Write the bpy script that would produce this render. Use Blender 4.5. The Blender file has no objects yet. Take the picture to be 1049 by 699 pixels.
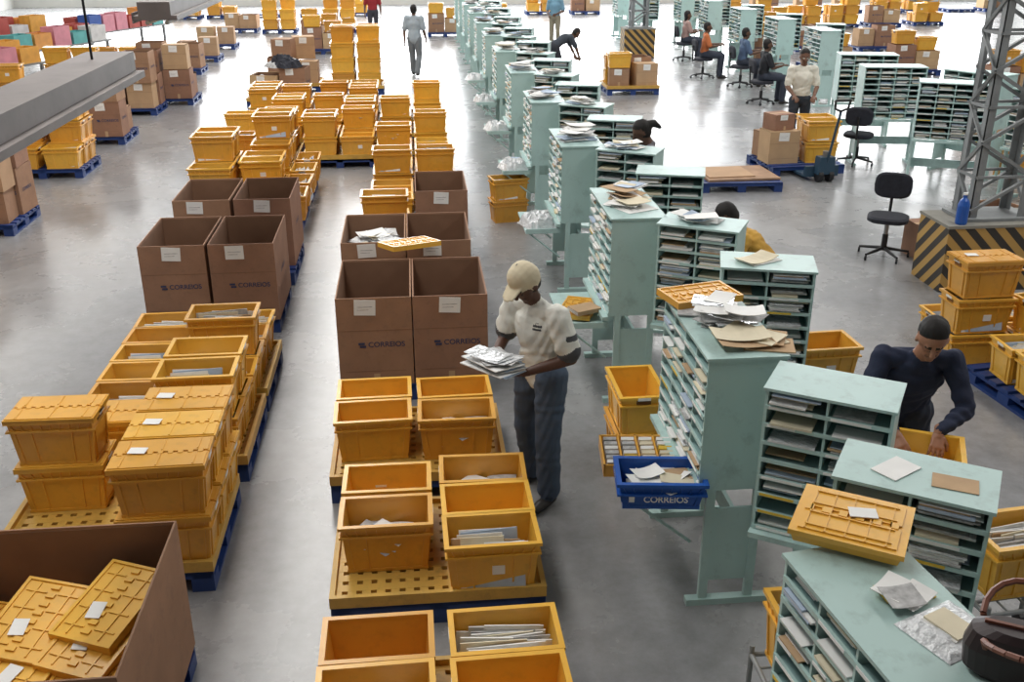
import bpy, math, random
import numpy as np
from mathutils import Matrix, Vector
random.seed(7)
R=random.random
def U(a,b): return random.uniform(a,b)
scene=bpy.context.scene
COL=scene.collection
scene.view_settings.view_transform='Standard'

# ---------------------------------------------------------------- materials
def lin(c):
    return tuple(((x/255)/12.92 if x/255<=0.04045 else (((x/255)+0.055)/1.055)**2.4) for x in c)
def M(name,rgb,rough=.5,var=.12,scale=6,rnd=0.0,bump=0.0,bscale=40,metal=0,spec=.5,dirt=0.0,trans=0,alpha=1):
    m=bpy.data.materials.new(name); m.use_nodes=True
    nt=m.node_tree; N=nt.nodes; L=nt.links; b=N['Principled BSDF']
    c=lin(rgb)
    tc=N.new('ShaderNodeTexCoord')
    nz=N.new('ShaderNodeTexNoise'); nz.inputs['Scale'].default_value=scale; nz.inputs['Detail'].default_value=5
    L.new(tc.outputs['Object'],nz.inputs['Vector'])
    cr=N.new('ShaderNodeValToRGB'); L.new(nz.outputs['Fac'],cr.inputs['Fac'])
    cr.color_ramp.elements[0].position=.3; cr.color_ramp.elements[1].position=.7
    cr.color_ramp.elements[0].color=tuple(x*(1-var) for x in c)+(1,)
    cr.color_ramp.elements[1].color=tuple(min(1,x*(1+var)) for x in c)+(1,)
    out=cr.outputs['Color']
    if dirt>0:
        n2=N.new('ShaderNodeTexNoise'); n2.inputs['Scale'].default_value=scale*3.1; n2.inputs['Detail'].default_value=8
        n2.inputs['Roughness'].default_value=.7
        L.new(tc.outputs['Object'],n2.inputs['Vector'])
        r2=N.new('ShaderNodeValToRGB'); r2.color_ramp.elements[0].position=.52; r2.color_ramp.elements[1].position=.72
        r2.color_ramp.elements[0].color=(0,0,0,1); r2.color_ramp.elements[1].color=(dirt,dirt,dirt,1)
        L.new(n2.outputs['Fac'],r2.inputs['Fac'])
        mx=N.new('ShaderNodeMixRGB'); mx.inputs['Color2'].default_value=tuple(x*.35+.03 for x in c)+(1,)
        L.new(r2.outputs['Color'],mx.inputs['Fac']); L.new(out,mx.inputs['Color1']); out=mx.outputs['Color']
    if rnd>0:
        oi=N.new('ShaderNodeObjectInfo'); mr=N.new('ShaderNodeMapRange')
        mr.inputs['To Min'].default_value=1-rnd; mr.inputs['To Max'].default_value=1+rnd*.6
        L.new(oi.outputs['Random'],mr.inputs['Value'])
        hs=N.new('ShaderNodeHueSaturation'); L.new(mr.outputs['Result'],hs.inputs['Value']); L.new(out,hs.inputs['Color'])
        m2=N.new('ShaderNodeMapRange'); m2.inputs['To Min'].default_value=.492; m2.inputs['To Max'].default_value=.506
        L.new(oi.outputs['Random'],m2.inputs['Value']); L.new(m2.outputs['Result'],hs.inputs['Hue'])
        out=hs.outputs['Color']
    L.new(out,b.inputs['Base Color'])
    b.inputs['Roughness'].default_value=rough; b.inputs['Metallic'].default_value=metal
    b.inputs['Specular IOR Level'].default_value=spec
    if trans: b.inputs['Transmission Weight'].default_value=trans
    if alpha<1: b.inputs['Alpha'].default_value=alpha
    if bump>0:
        n3=N.new('ShaderNodeTexNoise'); n3.inputs['Scale'].default_value=bscale; n3.inputs['Detail'].default_value=3
        L.new(tc.outputs['Object'],n3.inputs['Vector'])
        bp=N.new('ShaderNodeBump'); bp.inputs['Strength'].default_value=bump; bp.inputs['Distance'].default_value=.02
        L.new(n3.outputs['Fac'],bp.inputs['Height']); L.new(bp.outputs['Normal'],b.inputs['Normal'])
    return m
YEL=M('crate_yellow_plastic',(232,176,68),.30,.06,3,rnd=.16,dirt=.25,spec=.6)
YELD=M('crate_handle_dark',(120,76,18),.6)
TRAY=M('tray_yellow_plastic',(208,168,80),.45,.1,4,rnd=.1,dirt=.45)
BLU=M('pallet_blue_plastic',(34,62,122),.45,.15,5,dirt=.35)
BLUC=M('crate_blue_plastic',(34,88,176),.35,.08,5)
TEAL=M('case_painted_steel',(180,208,205),.40,.05,2.5,rnd=.06,dirt=.42)
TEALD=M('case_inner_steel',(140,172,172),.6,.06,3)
CARD=M('corrugated_cardboard',(158,121,96),.85,.10,4,rnd=.12,dirt=.35)
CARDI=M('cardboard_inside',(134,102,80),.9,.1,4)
CARDL=M('light_cardboard',(190,158,122),.85,.08,4,rnd=.1)
WHT=M('white_paper',(236,236,234),.7,.05,8)
CRM=M('cream_envelope',(222,212,186),.8,.08,8)
GRY=M('grey_newsprint',(182,182,182),.8,.3,30)
KRF=M('kraft_envelope',(188,158,124),.85,.1,8)
PBL=M('pale_blue_envelope',(176,192,212),.7,.1,8)
INK=M('navy_print',(62,66,96),.8,.05,8)
GOLD=M('yellow_print',(225,190,70),.7,.05,8)
DK=M('black_plastic',(30,30,34),.5,.15,8)
DK2=M('dark_upholstery',(38,40,50),.85,.2,20)
STEEL=M('bare_steel',(150,150,150),.35,.1,10,metal=.8)
GSTEEL=M('painted_grey_steel',(134,138,140),.5,.15,4,dirt=.3)
LUM=M('luminaire_grey_paint',(118,110,108),.55,.15,5,dirt=.3)
WOOD=M('plywood_board',(160,128,102),.8,.2,5,dirt=.3)
PLAS=M('clear_plastic_wrap',(222,225,228),.10,.12,14,bump=.9,bscale=30,spec=.9)
CONC=M('concrete_plinth',(140,138,130),.85,.12,5,dirt=.3)
JACK=M('jack_paint',(44,70,90),.45,.1,5,dirt=.3)
MAIL=[WHT,WHT,WHT,WHT,GRY,CRM,PBL,KRF,WHT]
def stripes():
    m=bpy.data.materials.new('hazard_stripes'); m.use_nodes=True; nt=m.node_tree; N=nt.nodes; L=nt.links; b=N['Principled BSDF']
    tc=N.new('ShaderNodeTexCoord'); sp=N.new('ShaderNodeSeparateXYZ'); L.new(tc.outputs['Object'],sp.inputs[0])
    a=N.new('ShaderNodeMath'); a.operation='ADD'; L.new(sp.outputs['X'],a.inputs[0]); L.new(sp.outputs['Z'],a.inputs[1])
    a2=N.new('ShaderNodeMath'); a2.operation='ADD'; L.new(a.outputs[0],a2.inputs[0]); L.new(sp.outputs['Y'],a2.inputs[1])
    f=N.new('ShaderNodeMath'); f.operation='MULTIPLY'; f.inputs[1].default_value=4.6; L.new(a2.outputs[0],f.inputs[0])
    g=N.new('ShaderNodeMath'); g.operation='FRACT'; L.new(f.outputs[0],g.inputs[0])
    h=N.new('ShaderNodeMath'); h.operation='GREATER_THAN'; h.inputs[1].default_value=.5; L.new(g.outputs[0],h.inputs[0])
    mx=N.new('ShaderNodeMixRGB'); mx.inputs['Color1'].default_value=lin((54,50,46))+(1,); mx.inputs['Color2'].default_value=lin((180,144,80))+(1,)
    L.new(h.outputs[0],mx.inputs['Fac']); L.new(mx.outputs[0],b.inputs['Base Color']); b.inputs['Roughness'].default_value=.6
    return m
HAZ=stripes()
def floor_mat():
    m=bpy.data.materials.new('polished_concrete'); m.use_nodes=True; nt=m.node_tree; N=nt.nodes; L=nt.links; b=N['Principled BSDF']
    tc=N.new('ShaderNodeTexCoord')
    n1=N.new('ShaderNodeTexNoise'); n1.inputs['Scale'].default_value=.6; n1.inputs['Detail'].default_value=9; n1.inputs['Roughness'].default_value=.65
    n2=N.new('ShaderNodeTexNoise'); n2.inputs['Scale'].default_value=7; n2.inputs['Detail'].default_value=9; n2.inputs['Roughness'].default_value=.75
    L.new(tc.outputs['Object'],n1.inputs['Vector']); L.new(tc.outputs['Object'],n2.inputs['Vector'])
    r=N.new('ShaderNodeValToRGB'); r.color_ramp.elements[0].position=.3; r.color_ramp.elements[1].position=.72
    r.color_ramp.elements[0].color=lin((128,129,132))+(1,); r.color_ramp.elements[1].color=lin((164,164,165))+(1,)
    L.new(n1.outputs['Fac'],r.inputs['Fac'])
    r2=N.new('ShaderNodeValToRGB'); r2.color_ramp.elements[0].position=.35; r2.color_ramp.elements[1].position=.6
    r2.color_ramp.elements[0].color=(.68,.67,.65,1); r2.color_ramp.elements[1].color=(1,1,1,1)
    L.new(n2.outputs['Fac'],r2.inputs['Fac'])
    mx=N.new('ShaderNodeMixRGB'); mx.blend_type='MULTIPLY'; mx.inputs['Fac'].default_value=.6
    L.new(r.outputs[0],mx.inputs['Color1']); L.new(r2.outputs[0],mx.inputs['Color2']); L.new(mx.outputs[0],b.inputs['Base Color'])
    rr=N.new('ShaderNodeMapRange'); rr.inputs['To Min'].default_value=.16; rr.inputs['To Max'].default_value=.38
    L.new(n1.outputs['Fac'],rr.inputs['Value']); L.new(rr.outputs[0],b.inputs['Roughness'])
    b.inputs['Specular IOR Level'].default_value=.75
    return m

# ---------------------------------------------------------------- mesh builder
class MB:
    def __init__(s): s.v=[];s.f=[];s.m=[];s.mats=[];s.T=Matrix()
    def mi(s,m):
        if m not in s.mats: s.mats.append(m)
        return s.mats.index(m)
    def add(s,pts,faces,mat):
        o=len(s.v); T=s.T
        s.v+= [tuple(T@Vector(p)) for p in pts]
        k=s.mi(mat)
        for f in faces: s.f.append(tuple(o+i for i in f)); s.m.append(k)
    def box(s,x0,x1,y0,y1,z0,z1,mat,tx=0,ty=0):
        p=[(x0+tx,y0+ty,z0),(x1-tx,y0+ty,z0),(x1-tx,y1-ty,z0),(x0+tx,y1-ty,z0),(x0,y0,z1),(x1,y0,z1),(x1,y1,z1),(x0,y1,z1)]
        s.add(p,[(3,2,1,0),(4,5,6,7),(0,1,5,4),(1,2,6,5),(2,3,7,6),(3,0,4,7)],mat)
    def obox(s,c,sz,mat,rx=0,ry=0,rz=0):
        T=s.T; s.T=T@Matrix.Translation(c)@Matrix.Rotation(rz,4,'Z')@Matrix.Rotation(ry,4,'Y')@Matrix.Rotation(rx,4,'X')
        s.box(-sz[0]/2,sz[0]/2,-sz[1]/2,sz[1]/2,-sz[2]/2,sz[2]/2,mat); s.T=T
    def sheet(s,c,sx,sy,mat,rz=0,rx=0,ry=0,curl=.02):
        T=s.T; s.T=T@Matrix.Translation(c)@Matrix.Rotation(rz,4,'Z')@Matrix.Rotation(ry,4,'Y')@Matrix.Rotation(rx,4,'X')
        n=5; P=[];F=[]
        for i in range(n+1):
            u=i/n*2-1; z=curl*(u*u-.3)
            P+=[(u*sx/2,-sy/2,z),(u*sx/2,sy/2,z),(u*sx/2,-sy/2,z+.003),(u*sx/2,sy/2,z+.003)]
        for i in range(n):
            a=4*i; F+=[(a,a+1,a+5,a+4),(a+2,a+6,a+7,a+3),(a,a+4,a+6,a+2),(a+1,a+3,a+7,a+5)]
        F+=[(0,2,3,1),(4*n,4*n+1,4*n+3,4*n+2)]
        s.add(P,F,mat); s.T=T
    def bag(s,c,sx,sy,h,mat,rz=0,seed=0):
        rr=random.Random(seed); T=s.T; s.T=T@Matrix.Translation(c)@Matrix.Rotation(rz,4,'Z')
        n=9; P=[];F=[]
        for i in range(n+1):
            for j in range(n+1):
                u=i/n*2-1; v=j/n*2-1; e=max(0,(1-abs(u)**3)*(1-abs(v)**3))
                P.append((u*sx/2*(1+rr.uniform(-.12,.12)*e),v*sy/2*(1+rr.uniform(-.12,.12)*e),h*e**.5*(.55+rr.uniform(0,.45))))
        for i in range(n):
            for j in range(n): a=i*(n+1)+j; F.append((a,a+n+1,a+n+2,a+1))
        s.add(P,F,mat); s.T=T
    def rod(s,a,b,r,mat,n=8,r2=None):
        a=Vector(a);b=Vector(b);r2=r if r2 is None else r2
        d=(b-a).normalized(); u=d.orthogonal().normalized(); w=d.cross(u)
        p=[];f=[]
        for i in range(n):
            t=2*math.pi*i/n; e=u*math.cos(t)+w*math.sin(t); p.append(a+e*r); p.append(b+e*r2)
        for i in range(n):
            j=(i+1)%n; f.append((2*i,2*j,2*j+1,2*i+1))
        f.append(tuple(2*i for i in range(n))[::-1]); f.append(tuple(2*i+1 for i in range(n)))
        s.add(p,f,mat)
    def path(s,pts,r,mat,n=6):
        for a,b in zip(pts[:-1],pts[1:]): s.rod(a,b,r,mat,n)
    def text(s,txt,size,mat,T):
        cu=bpy.data.curves.new('t','FONT'); cu.body=txt; cu.size=size; cu.align_x='CENTER'; cu.align_y='CENTER'; cu.offset=size*.015
        ob=bpy.data.objects.new('t',cu); COL.objects.link(ob)
        me=bpy.data.meshes.new_from_object(ob.evaluated_get(bpy.context.evaluated_depsgraph_get()))
        T0=s.T; s.T=T0@T
        s.add([tuple(v.co) for v in me.vertices],[tuple(p.vertices) for p in me.polygons],mat); s.T=T0
        bpy.data.objects.remove(ob); bpy.data.meshes.remove(me); bpy.data.curves.remove(cu)
    def mesh(s,name,bevel=0):
        me=bpy.data.meshes.new(name); me.from_pydata(s.v,[],s.f)
        for m in s.mats: me.materials.append(m)
        me.polygons.foreach_set('material_index',s.m); me.update()
        return me
def put(name,me,loc,rz=0,rx=0,ry=0,sc=1):
    o=bpy.data.objects.new(name,me); COL.objects.link(o); o.location=loc
    o.rotation_euler=(rx,ry,rz); o.scale=(sc,sc,sc) if not isinstance(sc,tuple) else sc
    return o

# ---------------------------------------------------------------- crate
CW,CD,CH=.54,.345,.32
def crate(kind,seed,YEL=YEL,w=CW,d=CD,h=CH,text=None):
    random.seed(seed); b=MB(); hw,hd=w/2,d/2; tx,ty=.028,.022; t=.009
    def ring(x,y,z0,z1,th,mat):
        b.box(-x,x,-y,-y+th,z0,z1,mat); b.box(-x,x,y-th,y,z0,z1,mat)
        b.box(-x,-x+th,-y+th,y-th,z0,z1,mat); b.box(x-th,x,-y+th,y-th,z0,z1,mat)
    ox,oy=hw-.016,hd-.016
    def loop(x,y,z): return [(-x,-y,z),(x,-y,z),(x,y,z),(-x,y,z)]
    P=loop(ox-tx,oy-ty,0)+loop(ox,oy,h-.01)+loop(ox-t,oy-t,h-.01)+loop(ox-tx-t,oy-ty-t,.012)
    F=[(3,2,1,0)]
    for i in range(4):
        j=(i+1)%4; F+=[(i,j,4+j,4+i),(4+i,4+j,8+j,8+i),(8+i,8+j,12+j,12+i)]
    F.append((12,13,14,15)); b.add(P,F,YEL)
    ring(hw,hd,h-.02,h,.028,YEL); ring(hw-.004,hd-.004,h-.078,h-.066,.022,YEL)
    ring(ox-tx+.006,oy-ty+.006,0,.02,.012,YEL)
    def rib(x,y,nx,ny,wd,zb=.02,zt=None):
        zt=h-.075 if zt is None else zt; k=(zt)/(h); kb=zb/h
        e=.008
        if ny: 
            xb=x*(1-tx/hw)
            yb2=(oy-ty+ty*kb)*ny; yt2=(oy-ty+ty*k)*ny
            b.add([(xb-wd,yb2,zb),(xb+wd,yb2,zb),(xb+wd,yb2+e*ny,zb),(xb-wd,yb2+e*ny,zb),(x-wd,yt2,zt),(x+wd,yt2,zt),(x+wd,yt2+e*ny,zt),(x-wd,yt2+e*ny,zt)],
             [(3,2,1,0),(4,5,6,7),(0,1,5,4),(1,2,6,5),(2,3,7,6),(3,0,4,7)],YEL)
        else:
            yb=y*(1-ty/hd)
            xb2=(ox-tx+tx*kb)*nx; xt2=(ox-tx+tx*k)*nx
            b.add([(xb2,yb-wd,zb),(xb2+e*nx,yb-wd,zb),(xb2+e*nx,yb+wd,zb),(xb2,yb+wd,zb),(xt2,y-wd,zt),(xt2+e*nx,y-wd,zt),(xt2+e*nx,y+wd,zt),(xt2,y+wd,zt)],
             [(3,2,1,0),(4,5,6,7),(0,1,5,4),(1,2,6,5),(2,3,7,6),(3,0,4,7)],YEL)
    for x in (-.22,-.12,.12,.22):
        for ny in (-1,1): rib(x*w/CW,0,0,ny,.005)
    for x in (-.24,-.18,-.12,-.06,0,.06,.12,.18,.24):
        for ny in (-1,1): rib(x*w/CW,0,0,ny,.004,h-.068,h-.018)
    for y in (-.11,.11):
        for nx in (-1,1): rib(0,y*d/CD,nx,0,.005)
    for nx in (-1,1):
        x=nx*(ox-.004)
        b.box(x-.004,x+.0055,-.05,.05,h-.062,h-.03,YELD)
        b.box(nx*(hw-.004)-.004,nx*(hw-.004)+.0055,-.045,.045,h-.026,h-.004,WHT)
    if text:
        b.text(text,h*.3,WHT,Matrix.Translation((0.02,-oy+.006-.012,h*.42))@Matrix.Rotation(math.pi/2-.1,4,'X'))
        b.box(-hw*.72,-hw*.6,-oy-.001,-oy+.008,h*.3,h*.55,WHT)
    elif R()<.35:
        x=U(-.07,.07); z=U(.08,.14); b.box(x-.035,x+.035,-oy+ty*.35-.004,-oy+ty*.35+.012,z,z+.055,WHT)
    if kind=='mail':
        n=random.randint(14,24); y=-oy+.035
        lean=U(-.35,.05)
        for i in range(n):
            if y>oy-.05: break
            th=U(.003,.010); hh=U(.19,.26); wd=U(.22,.40)
            b.obox((U(-.04,.04)+random.choice((-1,1))*(.40-wd)/2*.8,y,.02+hh/2),(wd,th,hh),random.choice(MAIL),rx=lean+U(-.08,.08),rz=U(-.06,.06),ry=U(-.06,.06)); y+=th+U(.001,.006)
    if kind=='flat':
        b.box(-ox+tx+.03,ox-tx-.03,-oy+ty+.02,oy-ty-.02,.014,h*.32,GRY)
        z=h*.33
        for i in range(15):
            b.sheet((U(-.12,.12),U(-.06,.06),z),U(.15,.25),U(.10,.16),random.choice(MAIL+[PLAS]),rz=U(-.8,.8),ry=U(-.16,.16),rx=U(-.12,.12),curl=U(-.01,.02)); z+=.006
    if kind=='lid':
        z=h
        for s in (-1,1):
            y0,y1=(-hd,-.006) if s<0 else (.006,hd)
            b.box(-hw,hw,y0,y1,z-.004,z+.012,YEL)
            b.box(-hw+.01,hw-.01,y0+.012 if s<0 else y0+.004,y1-.004 if s<0 else y1-.012,z+.012,z+.018,YEL)
            for x in (-.2,0,.2): b.box(x-.005,x+.005,y0+.02,y1-.02,z+.018,z+.022,YEL)
        for i in range(9):
            x=-hw+.03+i*.056; b.box(x,x+.028,-.02,.02,z+.005,z+.021,YEL)
        if R()<.6: b.obox((U(-.14,.14),U(-.06,.06),z+.026),(.10,.07,.003),WHT,rz=U(-.2,.2))
    return b.mesh('mail_crate_'+kind)
ME_E=[crate('empty',i) for i in range(3)]
ME_M=[crate('mail',10+i) for i in range(5)]
ME_F=[crate('flat',20+i) for i in range(4)]
ME_L=[crate('lid',30+i) for i in range(4)]
def crt(kind,x,y,z,rz=0,**k):
    L={'e':ME_E,'m':ME_M,'f':ME_F,'l':ME_L}[kind]
    nm={'e':'mail_crate','m':'mail_crate','f':'mail_crate','l':'lidded_mail_crate'}[kind]
    return put(nm,random.choice(L),(x,y,z),rz+U(-.03,.03)+(math.pi if R()<.5 else 0),**k)
def lidmesh(seed,label):
    random.seed(seed); b=MB(); hw,hd=.27,.172
    b.box(-hw,hw,-hd,hd,0,.012,YEL)
    for y0,y1 in ((-hd,-hd+.012),(hd-.012,hd)): b.box(-hw,hw,y0,y1,-.03,0,YEL)
    for x0,x1 in ((-hw,-hw+.012),(hw-.012,hw)): b.box(x0,x1,-hd+.012,hd-.012,-.03,0,YEL)
    b.box(-hw,hw,-hd,-hd+.018,.012,.02,YEL); b.box(-hw,hw,hd-.018,hd,.012,.02,YEL)
    b.box(-hw,-hw+.018,-hd+.018,hd-.018,.012,.02,YEL); b.box(hw-.018,hw,-hd+.018,hd-.018,.012,.02,YEL)
    for i in range(8):
        x=-hw+.05+i*.061; b.box(x,x+.03,-.022,.022,.012,.022,YEL)
    for x in (-.18,-.06,.06,.18):
        for s in (-1,1): b.box(x-.005,x+.005,min(s*.03,s*.14),max(s*.03,s*.14),.012,.019,YEL)
    for s in (-1,1): b.box(-hw+.03,hw-.03,s*.09-.004,s*.09+.004,.012,.019,YEL)
    if label: b.obox((U(-.1,.1),U(-.05,.05),.022),(.11,.075,.003),WHT,rz=U(-.4,.4))
    return b.mesh('crate_lid')
LIDS=[lidmesh(1,True),lidmesh(2,False),lidmesh(3,True)]

# ---------------------------------------------------------------- pallet + tray
def pallet_mesh():
    b=MB(); 
    for i in range(7):
        y=-.5+i*.1505; b.box(-.6,.6,y,y+.097,.115,.14,BLU)
    b.box(-.6,.6,-.5,-.48,.09,.14,BLU); b.box(-.6,.6,.48,.5,.09,.14,BLU)
    for x in (-.6,-.06,.48):
        b.box(x,x+.12,-.5,.5,.0,.025,BLU); b.box(x+.01,x+.11,-.5,.5,.09,.115,BLU)
        for y in (-.5,-.07,.36): b.box(x,x+.12,y,y+.14,.025,.09,BLU)
    return b.mesh('plastic_pallet')
PAL=pallet_mesh()
def tray_mesh():
    b=MB(); hw,hd=.605,.505
    b.box(-hw,hw,-hd,-hd+.03,0,.07,TRAY); b.box(-hw,hw,hd-.03,hd,0,.07,TRAY)
    b.box(-hw,-hw+.03,-hd+.03,hd-.03,0,.07,TRAY); b.box(hw-.03,hw,-hd+.03,hd-.03,0,.07,TRAY)
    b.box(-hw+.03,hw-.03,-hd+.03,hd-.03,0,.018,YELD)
    n=15
    for i in range(n):
        x=-hw+.04+i*(2*hw-.08)/(n-1)
        b.box(x-.024,x+.024,-hd+.03,hd-.03,.018,.036,TRAY)
    for i in range(11):
        y=-hd+.04+i*(2*hd-.08)/10; b.box(-hw+.03,hw-.03,y-.030,y+.030,.018,.037,TRAY)
    return b.mesh('pallet_tray')
TRY=tray_mesh()
def pallet(x,y,tray=True,rz=0,sx=1,sy=1):
    put('plastic_pallet',PAL,(x,y,0),rz,sc=(sx,sy,1))
    if tray: put('pallet_tray',TRY,(x,y,.141),rz,sc=(sx,sy,1))
PZ=.18

# ---------------------------------------------------------------- carton
def carton(seed,w=.6,d=.98,h=.76,label=True,txt=True,fill=None,closed=False,mat=CARD):
    random.seed(seed); b=MB(); t=.01; hw,hd=w/2,d/2
    b.box(-hw,hw,-hd,hd,0,t,mat)
    b.box(-hw,hw,-hd,-hd+t,t,h,mat); b.box(-hw,hw,hd-t,hd,t,h,mat)
    b.box(-hw,-hw+t,-hd+t,hd-t,t,h,mat); b.box(hw-t,hw,-hd+t,hd-t,t,h,mat)
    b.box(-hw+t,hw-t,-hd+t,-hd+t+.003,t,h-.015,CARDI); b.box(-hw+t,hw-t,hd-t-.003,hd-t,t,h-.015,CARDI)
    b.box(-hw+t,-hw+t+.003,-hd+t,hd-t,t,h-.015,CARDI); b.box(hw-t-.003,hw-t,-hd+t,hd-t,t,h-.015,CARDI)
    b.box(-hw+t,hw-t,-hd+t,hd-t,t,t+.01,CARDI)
    if closed:
        b.box(-hw,hw,-hd,-.004,h-.01,h,mat); b.box(-hw,hw,.004,hd,h-.01,h,mat); b.box(-hw,hw,-.03,.03,h,h+.001,KRF)
    if label:
        x=U(-.08,.0)
        b.obox((x,-hd-.003,h-.08),(.17,.004,.13),WHT,ry=U(-.06,.06)); b.box(x-.06,x+.06,-hd-.0065,-hd-.005,h-.075,h-.07,GRY)
        b.box(x-.06,x+.03,-hd-.0065,-hd-.005,h-.10,h-.095,GRY)
        b.box(-hw,hw,-hd-.0012,-hd,h*.63,h*.636,CARDI)
        b.box(-hw+.05,hw-.06,-hd-.0012,-hd,h*.16,h*.165,CARDI)
    if txt:
        b.text('CORREIOS',.062,INK,Matrix.Translation((.09,-hd-.002,h*.47))@Matrix.Rotation(math.pi/2,4,'X'))
        b.obox((-.11,-hd-.002,h*.485),(.05,.003,.018),INK,ry=.0); b.obox((-.10,-hd-.002,h*.452),(.05,.003,.018),INK)
        b.text('CORREIOS',.06,INK,Matrix.Translation((hw+.002,0,h*.5))@Matrix.Rotation(math.pi/2,4,'Z')@Matrix.Rotation(math.pi/2,4,'X'))
    b.box(-.025,.025,-hd-.0012,-hd,0,.1,KRF)
    if fill=='mail':
        b.box(-hw+.02,hw-.02,-hd+.02,hd-.02,.02,h-.25,GRY)
        for i in range(34): b.sheet((U(-hw+.16,hw-.16),U(-hd+.15,hd-.15),h-.25+i*.005),U(.18,.28),U(.12,.2),random.choice(MAIL+[PLAS]),rz=U(-1.5,1.5),ry=U(-.15,.15),rx=U(-.1,.1),curl=U(-.01,.03))
    return b.mesh('cardboard_carton')
CAR=[carton(1),carton(2),carton(3),carton(4,fill='mail')]
CARs=[carton(5,.45,.4,.4,closed=True,txt=False),carton(6,.5,.4,.5,closed=True,txt=False,mat=CARDL),carton(7,.55,.5,.6,txt=True),carton(8,.6,.6,.45,txt=False,fill='mail',mat=CARDL)]

# ---------------------------------------------------------------- sorting case
def case(seed,w=.95,d=.42,cols=4,rows=9,z0=.76,h=.80,fill=.72,stand='frame'):
    random.seed(seed); b=MB(); t=.015
    b.box(0,w,0,d,z0,z0+t,TEAL); b.box(-.01,w+.01,-.012,d+.01,z0+h-t,z0+h,TEAL)
    b.box(0,t,0,d,z0+t,z0+h-t,TEAL); b.box(w-t,w,0,d,z0+t,z0+h-t,TEAL)
    b.box(t,w-t,d-.012,d,z0+t,z0+h-t,TEAL)
    cw=(w-t)/cols; ch=(h-t)/rows
    for i in range(1,cols): b.box(i*cw,i*cw+.012,.004,d-.012,z0+t,z0+h-t,TEAL)
    for j in range(rows):
        z=z0+j*ch
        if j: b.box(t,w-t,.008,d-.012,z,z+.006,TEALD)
        b.box(t*.5,w-t*.5,-.006,.006,z,z+.02,TEAL)
        for i in range(cols):
            x=i*cw+t
            if R()<.7: b.box(x+.01,x+cw*U(.4,.85),-.008,-.0055,z+.003,z+.017,WHT if R()<.9 else GOLD)
            if R()<fill:
                zz=z+.021
                for q in range(random.randint(1,7)):
                    hh=U(.003,(ch-.03)/5); x0=x+U(.008,.03)
                    b.box(x0,min(x0+cw*U(.55,.85),x+cw-.014),U(-.02,.05),U(.12,.3),zz,zz+hh,random.choice(MAIL+[PLAS])); zz+=hh+.001
                    if zz>z+ch-.015: break
    if stand=='frame':
        for x in (.0,w-.03):
            b.box(x,x+.03,d*.12,d*.24,.04,z0,TEAL); b.box(x,x+.03,d*.76,d*.88,.04,z0,TEAL)
            b.box(x+.008,x+.022,d*.24,d*.76,.16,z0-.12,TEAL)
            b.box(x-.012,x+.042,-.02,d+.05,0,.04,TEAL)
        b.box(.03,w-.03,d*.76,d*.82,.3,.42,TEAL)
    else:
        b.box(w*.34,w*.40,d*.4,d*.5,.03,z0,TEAL); b.box(w*.66,w*.72,d*.4,d*.5,.03,z0,TEAL)
        b.box(w*.40,w*.66,d*.43,d*.47,.2,z0,TEAL); b.box(w*.30,w*.76,d*.15,d*.9,0,.03,TEAL)
    b.box(-.005,w+.005,-.05,.0,z0-.035,z0-.005,TEAL)
    return b.mesh('sorting_case')
CASE_Y=[case(40+i) for i in range(4)]
CASE_S=[case(50+i,w=.60,d=.34,cols=2,rows=8,fill=.85,stand='post') for i in range(3)]
def ycase(x,b,i=None,rz=0):
    me=random.choice(CASE_Y) if i is None else CASE_Y[i]
    return put('sorting_case',me,(x,b+.95,0),-math.pi/2+rz)
def scase(x,y,rz,i=None):
    me=random.choice(CASE_S) if i is None else CASE_S[i]
    return put('sorting_case',me,(x,y,0),rz)

def papers(name,x,y,z,n=12,sx=.3,sy=.2,mats=MAIL,size=(.2,.3),rz=0,th=.004,flat=False):
    b=MB(); zz=.001
    for i in range(n):
        t=U(th*.5,th*2.0); w=U(size[0],size[1]); h=U(size[0],size[1])*.7
        if flat or i<n*.4: b.obox((U(-sx,sx)/2,U(-sy,sy)/2,zz+t/2),(w,h,t),random.choice(mats),rz=U(-.6,.6))
        else: b.sheet((U(-sx,sx)/2,U(-sy,sy)/2,zz+.006),w,h,random.choice(mats),rz=U(-.9,.9),rx=U(-.06,.06),ry=U(-.06,.06),curl=U(.0,.02))
        zz+=t+.0008
    return put(name,b.mesh(name),(x,y,z),rz)
def bagobj(x,y,z,sx,sy,h,seed,rz=0,inner=True):
    b=MB()
    if inner:
        for i in range(4): b.box(-sx*.3+i*.01,sx*.3-i*.01,-sy*.3,sy*.3,.002+i*.008,.009+i*.008,random.choice((WHT,WHT,CRM)))
    b.bag((0,0,.001),sx,sy,h,PLAS,0,seed)
    put('plastic_mail_bag',b.mesh('plastic_mail_bag'),(x,y,z),rz)

# ---------------------------------------------------------------- room shell
def plane_box(name,x0,x1,y0,y1,z0,z1,mat):
    b=MB(); b.box(x0,x1,y0,y1,z0,z1,mat); return put(name,b.mesh(name),(0,0,0))
FL=floor_mat(); WALL=M('wall_paint',(200,200,195),.8,.05,1); CEIL=M('ceiling_sheet',(150,152,154),.8,.05,1)
plane_box('floor',-18,30,-3,50,-.2,0,FL)
plane_box('ceiling',-18,30,-3,50,8,8.2,CEIL)
plane_box('wall_left',-18.2,-18,-3,50,0,8,WALL); plane_box('wall_right',30,30.2,-3,50,0,8,WALL)
plane_box('wall_near',-18,30,-3.2,-3,0,8,M('wall_near_contrast_dark',(120,116,112),.8,.05,1))  # unseen wall behind the camera, coloured dark to deepen contrast in the hall
b=MB(); b.box(-18,30,50,50.2,0,1.2,WALL); b.box(-18,30,50,50.2,6.5,8,WALL)
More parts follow.
